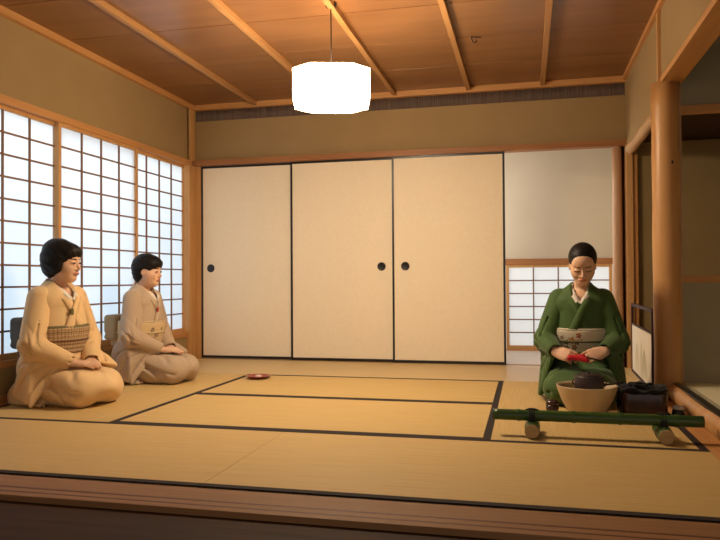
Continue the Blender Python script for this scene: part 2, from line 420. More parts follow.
class Grid:
    def __init__(s, lo, hi, h):
        s.h = h; s.lo = np.array(lo, float); s.n = (np.ceil((np.array(hi) - s.lo) / h).astype(int) + 1)
        s.F = np.full(s.n, .3, np.float32)
    def pts(s, i0, i1):
        ax = [s.lo[k] + s.h * np.arange(i0[k], i1[k]) for k in range(3)]
        return np.stack(np.meshgrid(*ax, indexing='ij'), -1)
    def add(s, prims):
        for p in prims:
            if isinstance(p, list): s.add(p); continue
            pad = p.k + 3 * s.h + .012
            i0 = np.maximum(np.floor((p.lo - pad - s.lo) / s.h).astype(int), 0); i1 = np.minimum(np.ceil((p.hi + pad - s.lo) / s.h).astype(int) + 1, s.n)
            if (i1 <= i0).any(): continue
            sl = tuple(slice(a, b) for a, b in zip(i0, i1)); d = p.d(s.pts(i0, i1)); F = s.F[sl]
            s.F[sl] = smin(F, d, p.k) if p.op == '+' else -smin(-F, d, p.k)
        return s
    def full(s, fn):   # F = fn(F, P)
        s.F = fn(s.F, s.pts((0, 0, 0), s.n)).astype(np.float32); return s
    def mesh(s, name, colfn=None):
        F = s.F; ins = F < 0; n = F.shape
        crn = np.zeros([k - 1 for k in n], np.int8); 
        for dx in (0, 1):
            for dy in (0, 1):
                for dz in (0, 1): crn += ins[dx:n[0] - 1 + dx, dy:n[1] - 1 + dy, dz:n[2] - 1 + dz]
        act = (crn > 0) & (crn < 8); idx = np.argwhere(act); vid = -np.ones(act.shape, np.int64); vid[act] = np.arange(len(idx))
        acc = np.zeros((len(idx), 3)); cnt = np.zeros(len(idx))
        cs = [(0, 0, 0), (1, 0, 0), (0, 1, 0), (1, 1, 0), (0, 0, 1), (1, 0, 1), (0, 1, 1), (1, 1, 1)]
        val = [F[idx[:, 0] + c[0], idx[:, 1] + c[1], idx[:, 2] + c[2]] for c in cs]
        for a in range(8):
            for b in range(a + 1, 8):
                if sum(abs(cs[a][i] - cs[b][i]) for i in range(3)) != 1: continue
                m = (val[a] < 0) != (val[b] < 0)
                t = np.where(m, val[a] / np.where(m, val[a] - val[b], 1), 0)
                p = np.array(cs[a]) + t[:, None] * (np.array(cs[b]) - np.array(cs[a]))
                acc[m] += p[m]; cnt[m] += 1
        V = s.lo + s.h * (idx + acc / cnt[:, None]); Q = []
        for ax in range(3):
            u, v = (ax + 1) % 3, (ax + 2) % 3
            sl0 = [slice(1, -1)] * 3; sl0[ax] = slice(0, -1); sl1 = list(sl0); sl1[ax] = slice(1, None)
            a, b = ins[tuple(sl0)], ins[tuple(sl1)]
            e = np.argwhere(a != b); off = np.array([1, 1, 1]); off[ax] = 0; g = e + off
            flip = ~a[tuple(e.T)]
            def vv(du, dv):
                q = g.copy(); q[:, u] -= du; q[:, v] -= dv; return vid[tuple(q.T)]
            q = np.stack([vv(1, 1), vv(0, 1), vv(0, 0), vv(1, 0)], 1); q[flip] = q[flip][:, ::-1]; Q.append(q)
        Q = np.concatenate(Q); Q = Q[(Q >= 0).all(1)]
        me = bpy.data.meshes.new(name); me.vertices.add(len(V)); me.vertices.foreach_set('co', V.astype(np.float32).ravel())
        me.loops.add(len(Q) * 4); me.loops.foreach_set('vertex_index', Q.astype(np.int32).ravel())
        me.polygons.add(len(Q)); me.polygons.foreach_set('loop_start', np.arange(0, len(Q) * 4, 4, dtype=np.int32))
        me.update(calc_edges=True); me.validate()
        if colfn is not None: paint(me, colfn)
        return me
def paint(me, fn):
    V = np.zeros(len(me.vertices) * 3, np.float32); me.vertices.foreach_get('co', V); V = V.reshape(-1, 3)
    C = np.ones((len(V), 4), np.float32); C[:, :3] = fn(V)
    a = me.color_attributes.new('pattern', 'FLOAT_COLOR', 'POINT'); a.data.foreach_set('color', C.ravel())
def frame_from(o, d, up):
    d = np.array(d, float); d /= np.linalg.norm(d); up = np.array(up, float); up -= d * (up @ d); up /= np.linalg.norm(up)
    return (np.stack([d, np.cross(up, d), up], 1), np.array(o, float))

def hand(o, d, up, side, curls=(.3, .3, .3, .3), spread=.06, thumb=((.052, .046, -.012), (.082, .046, -.022)), sc=1.0, th2=None):
    """local x to the fingertips, z out of the back of the hand, thumb on y*side"""
    fr = frame_from(o, d, up); fr = (fr[0] * 1.0, fr[1]); P = []
    s = side
    ys = [.029, .010, -.010, -.028]; xs = [.083, .087, .083, .075]; ln = [.068, .076, .070, .055]
    for y, x in zip(ys, xs):
        P.append(cone(np.array((0, y * .55 * s, 0)) * sc, np.array((x, y * s, 0)) * sc, .0145 * sc, .0105 * sc, k=.012, fr=fr))
    P.append(ell(np.array((.045, 0, -.004)) * sc, np.array((.05, .036, .016)) * sc, k=.012, fr=fr))
    for i, (y, x, L) in enumerate(zip(ys, xs, ln)):
        a = 0; p = np.array((x, y * s, 0.)); yaw = spread * (1.5 - i) * s
        r = .0088 - .0006 * (i == 3)
        for seg, (fl, ca) in enumerate(((.46, 1.0), (.30, 1.25), (.24, .8))):
            a += curls[i] * ca; q = p + L * fl * np.array((math.cos(a) * math.cos(yaw), math.sin(yaw) * math.cos(a), -math.sin(a)))
            P.append(cone(p * sc, q * sc, r * sc, (r - .0008) * sc, k=.003 if seg else .005, fr=fr)); p = q; r -= .0008
    t0 = np.array((.014, .020 * s, -.004)); t1 = np.array((thumb[0][0], thumb[0][1] * s, thumb[0][2])); t2 = np.array((thumb[1][0], thumb[1][1] * s, thumb[1][2]))
    P.append(cone(t0 * sc, t1 * sc, .0135 * sc, .0105 * sc, k=.012, fr=fr)); P.append(cone(t1 * sc, t2 * sc, .0105 * sc, .0080 * sc, k=.004, fr=fr))
    return P

def head_prims(fr):
    e = lambda c, r, op='+', k=.02, R=None: ell(c, r, op, k, fr, R)
    P = [e((-.014, 0, .026), (.094, .076, .086)), e((.028, 0, -.034), (.056, .0635, .080), k=.03),
         e((.052, 0, -.090), (.026, .028, .020), k=.03), e((.044, .031, -.030), (.032, .030, .030), k=.02), e((.044, -.031, -.030), (.032, .030, .030), k=.02),
         e((.058, 0, .040), (.028, .048, .036), k=.03)]
    for s in (1, -1):
        P += [e((.101, s * .030, .002), (.018, .022, .013), '-', .014), e((.075, s * .0305, -.003), (.0135, .017, .0115), k=.006),
              e((.085, s * .014, -.038), (.008, .0065, .0065), k=.006),
              e((-.004, s * .071, -.010), (.018, .0065, .028), k=.006, R=rotm(0, -.25, s * .35)), e((.004, s * .079, -.008), (.009, .005, .016), '-', .004)]
    P += [cone((.080, 0, .006), (.098, 0, -.030), .0065, .0088, k=.012, fr=fr), e((.099, 0, -.033), (.0085, .0085, .008), k=.006),
          e((.082, 0, -.061), (.013, .023, .0085), k=.008), cone((.100, -.022, -.0612), (.100, .022, -.0612), .0035, .0035, '-', .004, fr=fr),
          cone((.094, 0, -.075), (.094, 0, -.074), .006, .006, '-', .012, fr=fr)]
    return P

def shell_part(prims, region, lo, hi, h, off, fr):
    """thin layer riding on the face inside a region (in the head frame)"""
    R, t = fr; c = np.array([[(lo, hi)[i][0], (lo, hi)[j][1], (lo, hi)[l][2]] for i in (0, 1) for j in (0, 1) for l in (0, 1)]) @ R.T + t
    g = Grid(c.min(0), c.max(0), h); g.add(prims)
    def fn(F, P):
        Q = (P - t) @ R; r = np.maximum(np.abs(F) - off, region(Q))
        return r
    return g.full(fn)

def seg_dist(Q, a, b):
    a, b = np.array(a, float), np.array(b, float); ab = b - a; t = np.clip(((Q - a) @ ab) / (ab @ ab), 0, 1)
    return np.sqrt(((Q - a - t[..., None] * ab) ** 2).sum(-1))

def crease(Pp, c, ax, n, amp, ph=0., warp=1.5, w=.10):
    """sharp valleys fanning out from a point of tension"""
    u, v = Pp[..., ax[0]] - c[0], Pp[..., ax[1]] - c[1]; rr = np.sqrt(u * u + v * v)
    a = np.arctan2(v, u) * n + ph + warp * np.sin(rr * 17 + ph)
    return amp * np.exp(-np.sin(a * .5) ** 2 / w) * np.clip((rr - .03) / .06, 0, 1) * np.clip((.42 - rr) / .15, 0, 1)

def person(origin, heading, sc, label, style):
    root = tag(empty('person', (origin[0], origin[1], 0), heading), label, 'person')
    S = style; allobj = []
    def put(name, me, m, parent=None, lab=None):
        o = obj(name, me, m, parent or root, True); 
        if lab: o['label'] = lab
        allobj.append(o); return o
    lean = S.get('lean', 0.)
    NB = np.array((-.005 + lean, 0, .655)); HCn = np.array((.030 + lean * 1.25 + S.get('hfwd', 0), S.get('hside', 0), S.get('hz', .795)))
    hfr = (rotm(0, S['pitch'], 0) if True else None, HCn); hfr = (rotm(0, 0, S['yaw']) @ rotm(0, S['pitch'], 0), HCn)
    HP = head_prims(hfr)
    neck_top = HCn + hfr[0] @ np.array((-.03, 0, -.05))
    # ---- arms
    arms = {}
    for s in (1, -1):
        A = S['arm'][s]; sh = np.array((-.015 + lean, s * .150, .580)); arms[s] = (sh, np.array(A['elbow'], float), np.array(A['wrist'], float))
    # ---- torso field shared by kimono, obi
    def torso():
        l = lean
        return [cone((-.045, 0, .22), (-.02 + l * .4, 0, .42), .135, .128, k=.05, sq=(1, 1.22, 1)),
                cone((-.02 + l * .4, 0, .42), (-.01 + l, 0, .55), .128, .115, k=.05, sq=(1, 1.3, 1)),
                cone((-.018 + l, -.115, .588), (-.018 + l, .115, .588), .062, .062, k=.06),
                cone((-.012 + l, 0, .60), (-.01 + l, 0, .652), .085, .062, k=.05, sq=(1, 1.1, 1))]
    # ---- body
    g = Grid((-.28, -.30, .0), (.42, .30, .96), .0038)
    P = torso_in = [cone((-.045, 0, .20), (-.02 + lean, 0, .52), .10, .10, k=.05, sq=(1, 1.2, 1)), cone((-.015 + lean, -.09, .58), (-.015 + lean, .09, .58), .042, .042, k=.05)]
    P = P + [ell((.012 + lean, 0, .595), (.062, .085, .055), k=.04), cone((-.012 + lean, 0, .60), tuple(neck_top), .047, .039, k=.02)]
    for s in (1, -1):
        sh, el, wr = arms[s]; P += [cone(sh + np.array((0, -s * .03, -.02)), el, .034, .032, k=.02), cone(el, wr, .034, .023, k=.012)]
        P += [cone((-.05, s * .08, .14), (.24, s * .075, .10), .08, .055, k=.03), cone((.24, s * .07, .06), (-.16, s * .07, .055), .042, .035, k=.02), cone((-.16, s * .07, .055), (-.235, s * .06, .04), .033, .022, k=.02)]
    P += HP
    for s in (1, -1):
        A = S['arm'][s]; P += hand(arms[s][2], A['dir'], A['up'], A['th'], A.get('curls', (.25,) * 4), A.get('spread', .03), A.get('thumb', ((.052, .042, -.010), (.084, .040, -.018))), 1.0)
    g.add(P); put('body', g.mesh('body'), SKIN)
    # ---- face details
    for s in (1, -1):
        if S['eyes'] == 'down':
            reg = lambda Q: np.where(Q[..., 0] > .03, seg_dist(Q * (0, 1, 1), (0, s * .018, -.0085), (0, s * .046, -.0065)) - .0031, 1)
        else:
            reg = lambda Q: np.where(Q[..., 0] > .03, np.sqrt((((Q[..., 1] - s * .031) / .0145) ** 2) + (((Q[..., 2] + .002) / .0050) ** 2)) * .005 - .005, 1)
        g = shell_part(HP, reg, (.03, s * .032 - .02, -.022), (.11, s * .032 + .02, .016), .0014, .0014, hfr); put('eye', g.mesh('eye'), DARK)
        reg = lambda Q: np.where(Q[..., 0] > .03, seg_dist(Q * (0, 1, 1), (0, s * .016, .0185), (0, s * .045, .0205)) - .0031, 1)
        g = shell_part(HP, reg, (.03, s * .032 - .024, .005), (.11, s * .032 + .024, .034), .0014, .0013, hfr); put('eyebrow', g.mesh('eyebrow'), DARK)
    reg = lambda Q: np.where(Q[..., 0] > .05, np.sqrt((Q[..., 1] / .021) ** 2 + ((Q[..., 2] + .0615) / .0085) ** 2) * .0085 - .0085, 1)
    g = shell_part(HP, reg, (.05, -.026, -.076), (.11, .026, -.048), .0014, .0013, hfr); put('lips', g.mesh('lips'), LIP)
    # ---- hair
    R, t = hfr; g = Grid(HCn - .16, HCn + .16, .0035)
    hp = []
    if S['hair'] == 'bob':
        hp = [ell((-.020, 0, .036), (.108, .090, .094), fr=hfr), ell((.048, 0, .060), (.054, .068, .042), k=.02, fr=hfr), ell((.0, .070, -.015), (.036, .022, .052), k=.02, fr=hfr), ell((.0, -.070, -.015), (.036, .022, .052), k=.02, fr=hfr), ell((-.055, 0, -.020), (.062, .084, .080), k=.04, fr=hfr), ell((-.045, .0, .085), (.06, .06, .042), k=.03, fr=hfr),
              ell((.098, 0, -.052), (.080, .110, .084), '-', .008, hfr), ell((.035, 0, -.130), (.085, .12, .06), '-', .015, hfr)]
    elif S['hair'] == 'short':
        hp = [ell((-.014, 0, .036), (.108, .087, .090), fr=hfr), ell((.046, 0, .058), (.054, .068, .040), k=.02, fr=hfr), ell((-.058, 0, -.020), (.050, .072, .078), k=.04, fr=hfr),
              ell((.092, 0, -.056), (.083, .12, .084), '-', .006, hfr), ell((.016, .085, -.030), (.040, .030, .045), '-', .01, hfr), ell((.016, -.085, -.030), (.040, .030, .045), '-', .01, hfr), ell((.03, 0, -.125), (.09, .12, .06), '-', .02, hfr)]
    else:
        hp = [ell((-.018, 0, .036), (.100, .0815, .088), fr=hfr), ell((-.10, 0, .01), (.045, .05, .045), k=.02, fr=hfr),
              ell((.088, -.010, -.036), (.060, .080, .100), '-', .006, hfr), ell((.01, .085, -.06), (.055, .035, .055), '-', .01, hfr), ell((.01, -.085, -.06), (.055, .035, .055), '-', .01, hfr),
              ell((-.02, 0, -.12), (.12, .1, .055), '-', .01, hfr)]
    g.add(hp)
    def strands(F, Pp):
        Q = (Pp - t) @ R; an = np.arctan2(Q[..., 1], Q[..., 2] + .02) if S['hair'] != 'bun' else np.arctan2(Q[..., 1] - .02, Q[..., 2] - .02)
        amp = .0009 if S['hair'] != 'bun' else .0006
        F = F + (.0020 * np.sin(an * 11 + 20 * Q[..., 0]) * np.sin(Q[..., 0] * 55 + an * 3) if S['hair'] != 'bun' else 0)
        return F + amp * np.sin(an * 60 + 5 * np.sin(Q[..., 0] * 40)) * np.clip(np.abs(Q[..., 1]) * 30 + .3, 0, 1)
    g.full(strands); put('hair', g.mesh('hair'), HAIR)
    # ---- kimono
    g = Grid((-.34, -.36, -.01), (.50, .36, .74), .0062)
    kp = torso() + [ell((-.06, 0, .19), (.17, .195, .15), k=.05)]
    kw = S.get('knee', .085); kr = S.get('reach', .31)
    for s in (1, -1):
        kp += [cone((-.03, s * .09, .140), (kr, s * kw, .110), .100, .078, k=.05), cone((kr, s * kw, .080), (-.18, s * .10, .055), .082, .060, k=.05)]
    kp += [cone((-.15, -.12, .03), (-.15, .12, .03), .08, .08, k=.04), ell((.13, 0, .105), (.27, .155, .100), k=.05)]
    # flared hem edges on the floor
    kp += [tri((-.16, -.17, .012), (.10, -.195, .012), (-.05, -.1, .06), .012, k=.03), tri((-.16, .17, .012), (.10, .195, .012), (-.05, .1, .06), .012, k=.03)]
    # overlapping front panel ridge and creases over the lap
    kp += [cone((.06, -.02, .215), (kr + .07, -.07, .14), .010, .008, k=.02), 
           cone((-.02, -.16, .21), (.26, -.185, .06), .006, .005, '-', .03), cone((-.08, -.20, .20), (.12, -.215, .05), .008, .006, '-', .03), cone((-.02, .16, .21), (.26, .185, .06), .006, .005, '-', .03),
           cone((.10, -.175, .13), (.34, -.165, .075), .006, .005, '-', .025)]
    # neck hole
    kp += [cone((-.012 + lean, 0, .63), (-.006 + lean, 0, .72), .047, .056, '-', .01, sq=(1, 1.05, 1)), tri((.03 + lean, .040, .70), (.03 + lean, -.040, .70), (.125 + lean, 0, .565), .024, '-', .006)]
    g.add(kp)
    def folds(F, Pp):
        x, y, z = Pp[..., 0], Pp[..., 1], Pp[..., 2]
        w = np.clip((.30 - z) / .1, 0, 1) * np.clip((x + .1) / .1, 0, 1)
        f = (crease(Pp, (-.05, .20), (0, 2), 13, .012, 1.0) * np.clip(np.abs(y) * 12 - .9, 0, 1) + crease(Pp, (.0, .0), (0, 1), 11, .008, .4) * np.clip((z - .12) / .05, 0, 1)) * w
        w2 = np.clip((z - .50) / .05, 0, 1)
        f = f + .0025 * np.sin(60 * np.abs(y) + 40 * z) * w2 * np.clip(np.abs(y) * 12 - .4, 0, 1)
        return np.maximum(F + f, .002 - z)
    g.full(folds); K = put('kimono', g.mesh('kimono'), S['cloth'])
    # ---- sleeves
    for s in (1, -1):
        A = S['arm'][s]; sh, el, wr = arms[s]; d = (wr - el) / np.linalg.norm(wr - el); cuff = wr - d * .012 + np.array((0, 0, .004))
        g = Grid((-.34, -.42, -.01), (.50, .42, .72), .0058)
        dn = A['drop']            # two lower corners of the hanging bag: rear, front
        rear, front = np.array(dn[0], float), np.array(dn[1], float)
        sp = [cone(sh + np.array((0, -s * .03, .012)), el, .069, .068, k=.03), cone(el, cuff, .068, .046, k=.02),
              tri(el + np.array((-.02, 0, 0)), cuff, front, .012, k=.018), tri(el + np.array((-.02, 0, 0)), front, rear, .012, k=.015),
              tri(sh + np.array((-.03, 0, -.06)), el, rear, .018, k=.03)]
        # hollow mouth at the cuff and creases
        sp += [cone(cuff - d * .015, cuff + d * .09, .034, .040, '-', .006)]
        m1 = (sh + el) / 2
        sp += [cone(sh + np.array((.062, s * .02, -.06)), el + np.array((.062, s * .03, .02)), .004, .004, '-', .012), cone(m1 + np.array((.01, s * .070, .03)), el + np.array((.06, s * .055, -.03)), .004, .004, '-', .012),
               cone(el + np.array((.02, s * .06, .01)), (front + cuff) / 2 + np.array((0, s * .02, 0)), .006, .004, '-', .022), cone(el + np.array((-.02, s * .065, -.01)), (front + rear) / 2 + np.array((0, s * .02, .02)), .007, .004, '-', .022)]
        g.add(sp)
        def fz(F, Pp):
            x, y, z = Pp[..., 0], Pp[..., 1], Pp[..., 2]
            f = crease(Pp, (cuff[0] - .02, cuff[2] + .02), (0, 2), 15, .011, .7 * s, 1.2, .09) * np.clip((.60 - z) / .1, 0, 1) * np.clip(1.35 - z * 2.4, 0, 1)
            return np.maximum(F + f, .004 - z)
        g.full(fz); put('sleeve', g.mesh('sleeve'), S['cloth'], K)
    # ---- obi (wide sash), cord, bow
    z0, z1 = S.get('obi', (.280, .425))
    def band(off, a, b, h=.005, rnd=.004):
        g = Grid((-.26, -.26, a - .02), (.26, .26, b + .02), h); g.add(torso())
        def fn(F, Pp):
            z = Pp[..., 2] + Pp[..., 0] * S.get('tilt', .0); q = np.maximum(a - z, z - b)
            return -smin(-(F - off), -q, rnd)
        return g.full(fn)
    OB = put('obi', band(.013, z0, z1, .0035).mesh('obi', S['obifn']), S['obimat'])
    zc = (z0 + z1) / 2
    put('obi_cord', band(.0185, zc - .006, zc + .006, .003, .005).mesh('obi_cord'), S['cordmat'], OB)
    put('obi_scarf', band(.0125, z1 - .004, z1 + .014, .0035, .010).mesh('obi_scarf'), S['agemat'], OB)
    g = Grid((-.34, -.22, .16), (-.05, .22, .62), .005)
    bz = S.get('bowz', .39); g.add([rbox((-.200, 0, bz), (.055, .135, .090), .025, k=.02), rbox((-.175, 0, bz - .085), (.030, .12, .05), .015, k=.01), cone((-.250, -.13, bz - .045), (-.250, .13, bz - .045), .006, .006, '-', .02)])
    put('obi_bow', g.mesh('obi_bow', S.get('bowfn')), S['bowmat'])
    # ---- collars: ribbons riding on the torso
    gt = Grid((-.2, -.2, .3), (.25, .2, .74), .005); gt.add(torso())
    def surf(y, z):
        j = int(round((y - gt.lo[1]) / gt.h)); k = int(round((z - gt.lo[2]) / gt.h)); c = gt.F[:, min(j, gt.n[1] - 1), min(k, gt.n[2] - 1)]; w = np.where(c < 0)[0]
        if len(w) == 0: return None
        i = w[-1]; f = c[i] / (c[i] - c[i + 1] + 1e-9); return gt.lo[0] + gt.h * (i + f)
    def collar(s, off, width, inner, name, m, lowz, par):
        # s: side of the neck it comes from; crosses to the other side at the sash
        rows = []; cx = -.012 + lean
        for a in np.linspace(math.pi, math.pi * .42, 9):          # round the nape to the side of the neck
            rr = .062 + inner; p = np.array((cx + math.cos(a) * rr * 1.0 + .004, s * math.sin(a) * rr * 1.02, .672 + .020 * (-math.cos(a)) - .0))
            outd = np.array((math.cos(a), s * math.sin(a), 0)); up = p + np.array((0, 0, .012)) + outd * .004 + (0 if inner == 0 else 0); 
            rows.append((p + np.array((0, 0, .014)), p + outd * width * .45 + np.array((0, 0, -.010)), p + outd * width * .85 + np.array((0, 0, -.034)) ))
        st_y, st_z = s * (.052 + inner * .8), .655; en_y, en_z = -s * .075, lowz
        last = rows[-1]
        for u in np.linspace(.12, 1 if par is not None else .42, 14):
            y = st_y * (1 - u / .38) if u < .38 else en_y * (u - .38) / .62; z = st_z + (en_z - st_z) * u
            pts = []
            dirv = np.array((en_y - st_y, en_z - st_z)); dirv /= np.linalg.norm(dirv); nrm = np.array((-dirv[1], dirv[0])); nrm = nrm if nrm[0] * s > 0 else -nrm
            for w in (0, .5, 1):
                yy, zz = y + nrm[0] * width * w, z + nrm[1] * width * w; x = surf(yy, zz)
                if x is None: x = .03
                pts.append(np.array((max(x, cx + .04 + .02 * u) + off, yy, zz)))
            rows.append(tuple(pts))
        R3 = np.array(rows)
        for _ in range(3): R3[1:-1] = (R3[:-2] + 2 * R3[1:-1] + R3[2:]) / 4
        bm = bmesh.new(); vs = [[bm.verts.new(q) for q in r] for r in R3]
        for a, b in zip(vs, vs[1:]):
            for k in range(2): bm.faces.new((a[k], a[k + 1], b[k + 1], b[k]) if s > 0 else (a[k], b[k], b[k + 1], a[k + 1]))
        bmesh.ops.recalc_face_normals(bm, faces=bm.faces[:]); bmesh.ops.solidify(bm, geom=bm.faces[:], thickness=.004)
        o = put(name, None or (lambda b: (lambda me: (b.to_mesh(me), b.free(), me)[2])(bpy.data.meshes.new(name)))(bm), m, par)
        return o
    for s, off in ((-1, .006), (1, .013)):
        collar(s, off, .046, .006, 'collar', S['cloth'], z1 - .005, K)
    for s, off in ((-1, .003), (1, .007)):
        collar(s, off, .026, -.010, 'under_collar', S['white'], z1 + .06, None)
    if 'tuck' in S:
        zz = z1 + .075; xx = surf(0, zz) or .09; g = Grid((xx - .03, -.04, zz - .05), (xx + .05, .04, zz + .05), .003)
        g.add([rbox((xx + .008, -.018, zz), (.006, .011, .036), .005, R=rotm(.35, .35, 0), k=.004)]); put('tucked_cloth', g.mesh('tucked_cloth'), S['tuck'])
    # scale
    for o in allobj: o.data.transform(Matrix.Scale(sc, 4))
    return root

def cloth_mat(name, a, b, rough=.8, fine=420):
    m = textured(name, a, b, (1, 1, 1), 5, 4, rough, .15, .2, .3, .7, sheen=.15, bscale=fine); return m
WHITE = cloth_mat('white_cloth', (.74, .68, .60), (.78, .72, .64))
def const(c): return lambda V: np.tile(np.array(c), (len(V), 1))
def plaid(V):
    a = np.arctan2(V[:, 1], V[:, 0]); z = V[:, 2]
    base = np.tile(np.array((.42, .27, .13)), (len(V), 1)); c2 = np.array((.13, .06, .03)); c3 = np.array((.55, .42, .26))
    m = (np.sin(z * 300) > .55); base[m] = c3
    m = (np.sin(a * 46) > .5); base[m] = base[m] * .55 + c2 * .45
    m = np.abs(np.sin(z * 130 + 1)) < .22; base[m] = c2
    return base
def cream_motif(V):
    V = V + np.array((0, 0, .062))
    base = np.tile(np.array((.62, .46, .26)), (len(V), 1)); 
    for (y, z, r) in ((-.03, .40, .020), (-.075, .435, .016), (-.11, .39, .018), (.02, .44, .013), (-.05, .37, .012)):
        d = np.hypot(V[:, 1] - y, V[:, 2] - z); m = (d < r) & (np.sin(6 * np.arctan2(V[:, 2] - z, V[:, 1] - y)) + d / r * 1.2 > .2) & (V[:, 0] > 0); base[m] = (.12, .07, .04)
    return base
def flower_motif(V):
    V = V + np.array((0, .0, .068))
    base = np.tile(np.array((.60, .53, .40)), (len(V), 1)); front = V[:, 0] > 0
    for (y, z, r, c) in ((-.010, .455, .017, (.20, .03, .02)), (-.05, .425, .022, (.35, .13, .03)), (-.02, .415, .016, (.16, .04, .02)), (-.080, .415, .017, (.10, .05, .03)), (-.105, .44, .014, (.22, .13, .10)), (-.13, .42, .016, (.12, .08, .05)), (-.035, .385, .018, (.14, .05, .02)), (-.08, .380, .016, (.07, .04, .02)), (.002, .425, .008, (.20, .05, .03))):
        dy, dz = V[:, 1] - y, V[:, 2] - z; d = np.hypot(dy, dz); m = (d < r * (.78 + .25 * np.cos(5 * np.arctan2(dz, dy)))) & front; base[m] = c
        base[(d < r * .25) & front] = (.55, .35, .10)
    return base
OBIM = attr_mat('sash_cloth', .75)
up = (0, 0, 1)

# the two onlookers: hands laid together on the lap
def lap_arm(s, zoff=0., fwd=0.):
    return dict(elbow=(.035 if s < 0 else .0, s * .218, .335), wrist=(.160 + fwd, s * .082, .212 + zoff), dir=(.80, -s * .55, -.10), up=(.12, s * .12, 1), th=-s, curls=(.10, .09, .09, .12), spread=.02,
                thumb=((.050, .040, -.006), (.080, .040, -.010)), drop=((-.085, s * .215, .06), (.05, s * .235, .02)) if s < 0 else ((.03, .25, .14), (.205, .215, .195)))
stA = dict(tuck=cloth_mat('olive_case', (.12, .12, .04), (.18, .16, .06)), pitch=.06, yaw=.32, eyes='open', hair='bob', cloth=cloth_mat('apricot_silk', (.74, .50, .25), (.79, .55, .29), .62), white=WHITE, obifn=plaid, obimat=OBIM,
           cordmat=cloth_mat('brown_cord', (.16, .075, .04), (.20, .10, .05)), agemat=cloth_mat('olive_scarf', (.15, .13, .05), (.20, .17, .08)), bowmat=cloth_mat('slate_sash', (.075, .065, .055), (.10, .088, .075)),
           arm={1: lap_arm(1, .018, .0), -1: lap_arm(-1, .026, .015)}, reach=.265, knee=.095)
person((.225, -2.17), math.radians(-12), 1.0, 'kneeling woman in apricot kimono with plaid sash, hands folded on her lap', stA)
stB = dict(tuck=cloth_mat('red_case', (.40, .05, .03), (.46, .07, .05)), pitch=.08, yaw=.10, eyes='open', hair='short', cloth=cloth_mat('taupe_silk', (.46, .34, .235), (.51, .385, .27), .7), white=WHITE, obifn=cream_motif, obimat=OBIM,
           cordmat=cloth_mat('pale_cord', (.55, .42, .26), (.60, .47, .30)), agemat=cloth_mat('tan_scarf', (.50, .38, .24), (.55, .43, .28)), bowmat=cloth_mat('gold_sash', (.42, .33, .19), (.48, .38, .23)),
           arm={1: lap_arm(1, .022, .0), -1: lap_arm(-1, .028, .02)}, reach=.285, knee=.095)
person((.270, -1.33), math.radians(-3), .95, 'kneeling woman in taupe kimono with cream sash by the corner, hands on lap', stB)
# the host
stC = dict(hz=.803, hside=.014, pitch=.46, yaw=.05, hfwd=.015, lean=.03, eyes='down', hair='bun', cloth=cloth_mat('green_silk', (.052, .100, .026), (.068, .125, .036), .6), white=WHITE, obifn=flower_motif, obimat=OBIM,
           cordmat=cloth_mat('green_cord', (.10, .10, .04), (.14, .14, .06)), agemat=cloth_mat('pale_scarf', (.50, .45, .34), (.55, .50, .38)), bowmat=cloth_mat('cream_sash', (.60, .53, .40), (.64, .57, .44)),
           obi=(.285, .415), reach=.255, knee=.115,
           arm={-1: dict(elbow=(.06, -.203, .35), wrist=(.215, -.138, .300), dir=(.42, .86, -.20), up=(.80, -.25, .52), th=1, curls=(.42, .46, .50, .55), spread=.02, thumb=((.045, .036, -.022), (.075, .022, -.038)), drop=((-.03, -.235, .03), (.12, -.23, .04))),
                1: dict(elbow=(.06, .203, .35), wrist=(.215, .134, .308), dir=(.42, -.84, -.25), up=(.80, .25, .50), th=-1, curls=(.40, .48, .55, .6), spread=.02, thumb=((.045, .036, -.020), (.078, .024, -.034)), drop=((-.03, .235, .03), (.12, .225, .04)))})
HX, HY, HH, HS = 3.128, -1.50, math.radians(-96), .95
person((HX, HY), HH, HS, 'kneeling tea host in green kimono looking down at her hands', stC)

# ------------------------------------------------------------------ things held by the host
def toworld(p, s=HS):
    c, sn = math.cos(HH), math.sin(HH); x, y, z = (q * s for q in p); return (HX + c * x - sn * y, HY + sn * x + c * y, z)
REDC = cloth_mat('red_silk', (.48, .012, .02), (.58, .02, .03), .5)
rc = empty('silk_cloth', toworld((.302, -.006, .276)), HH); tag(rc, 'folded red silk cloth held in the host\'s hands', 'cloth')
g = Grid((-.06, -.09, -.05), (.08, .09, .07), .003)
g.add([rbox((.0, -.012, .0), (.030, .046, .010), .006, k=.008, R=rotm(.18, -.35, .1)), rbox((.012, .012, -.008), (.026, .042, .009), .006, k=.006, R=rotm(-.12, -.2, -.15)), cone((.02, -.05, .012), (.035, .04, .004), .006, .005, k=.01), cone((.005, -.04, .014), (.01, .05, .012), .002, .002, '-', .008)])
obj('folded_silk', g.mesh('folded_silk'), REDC, rc, True)
ts = bmesh.new(); tube(ts, [toworld(p) for p in ((0.325, -0.055, 0.250), (0.325, -0.010, 0.270), (0.320, 0.050, 0.280), (0.310, 0.100, 0.267), (0.305, 0.125, 0.254))], [.004, .0042, .0045, .0042, .0035], 8)
tag(obj('tea_scoop', ts, mat('dark_bamboo', (.05, .03, .02), .4), None, True), 'slender dark bamboo tea scoop in the host\'s left hand', 'tea scoop')

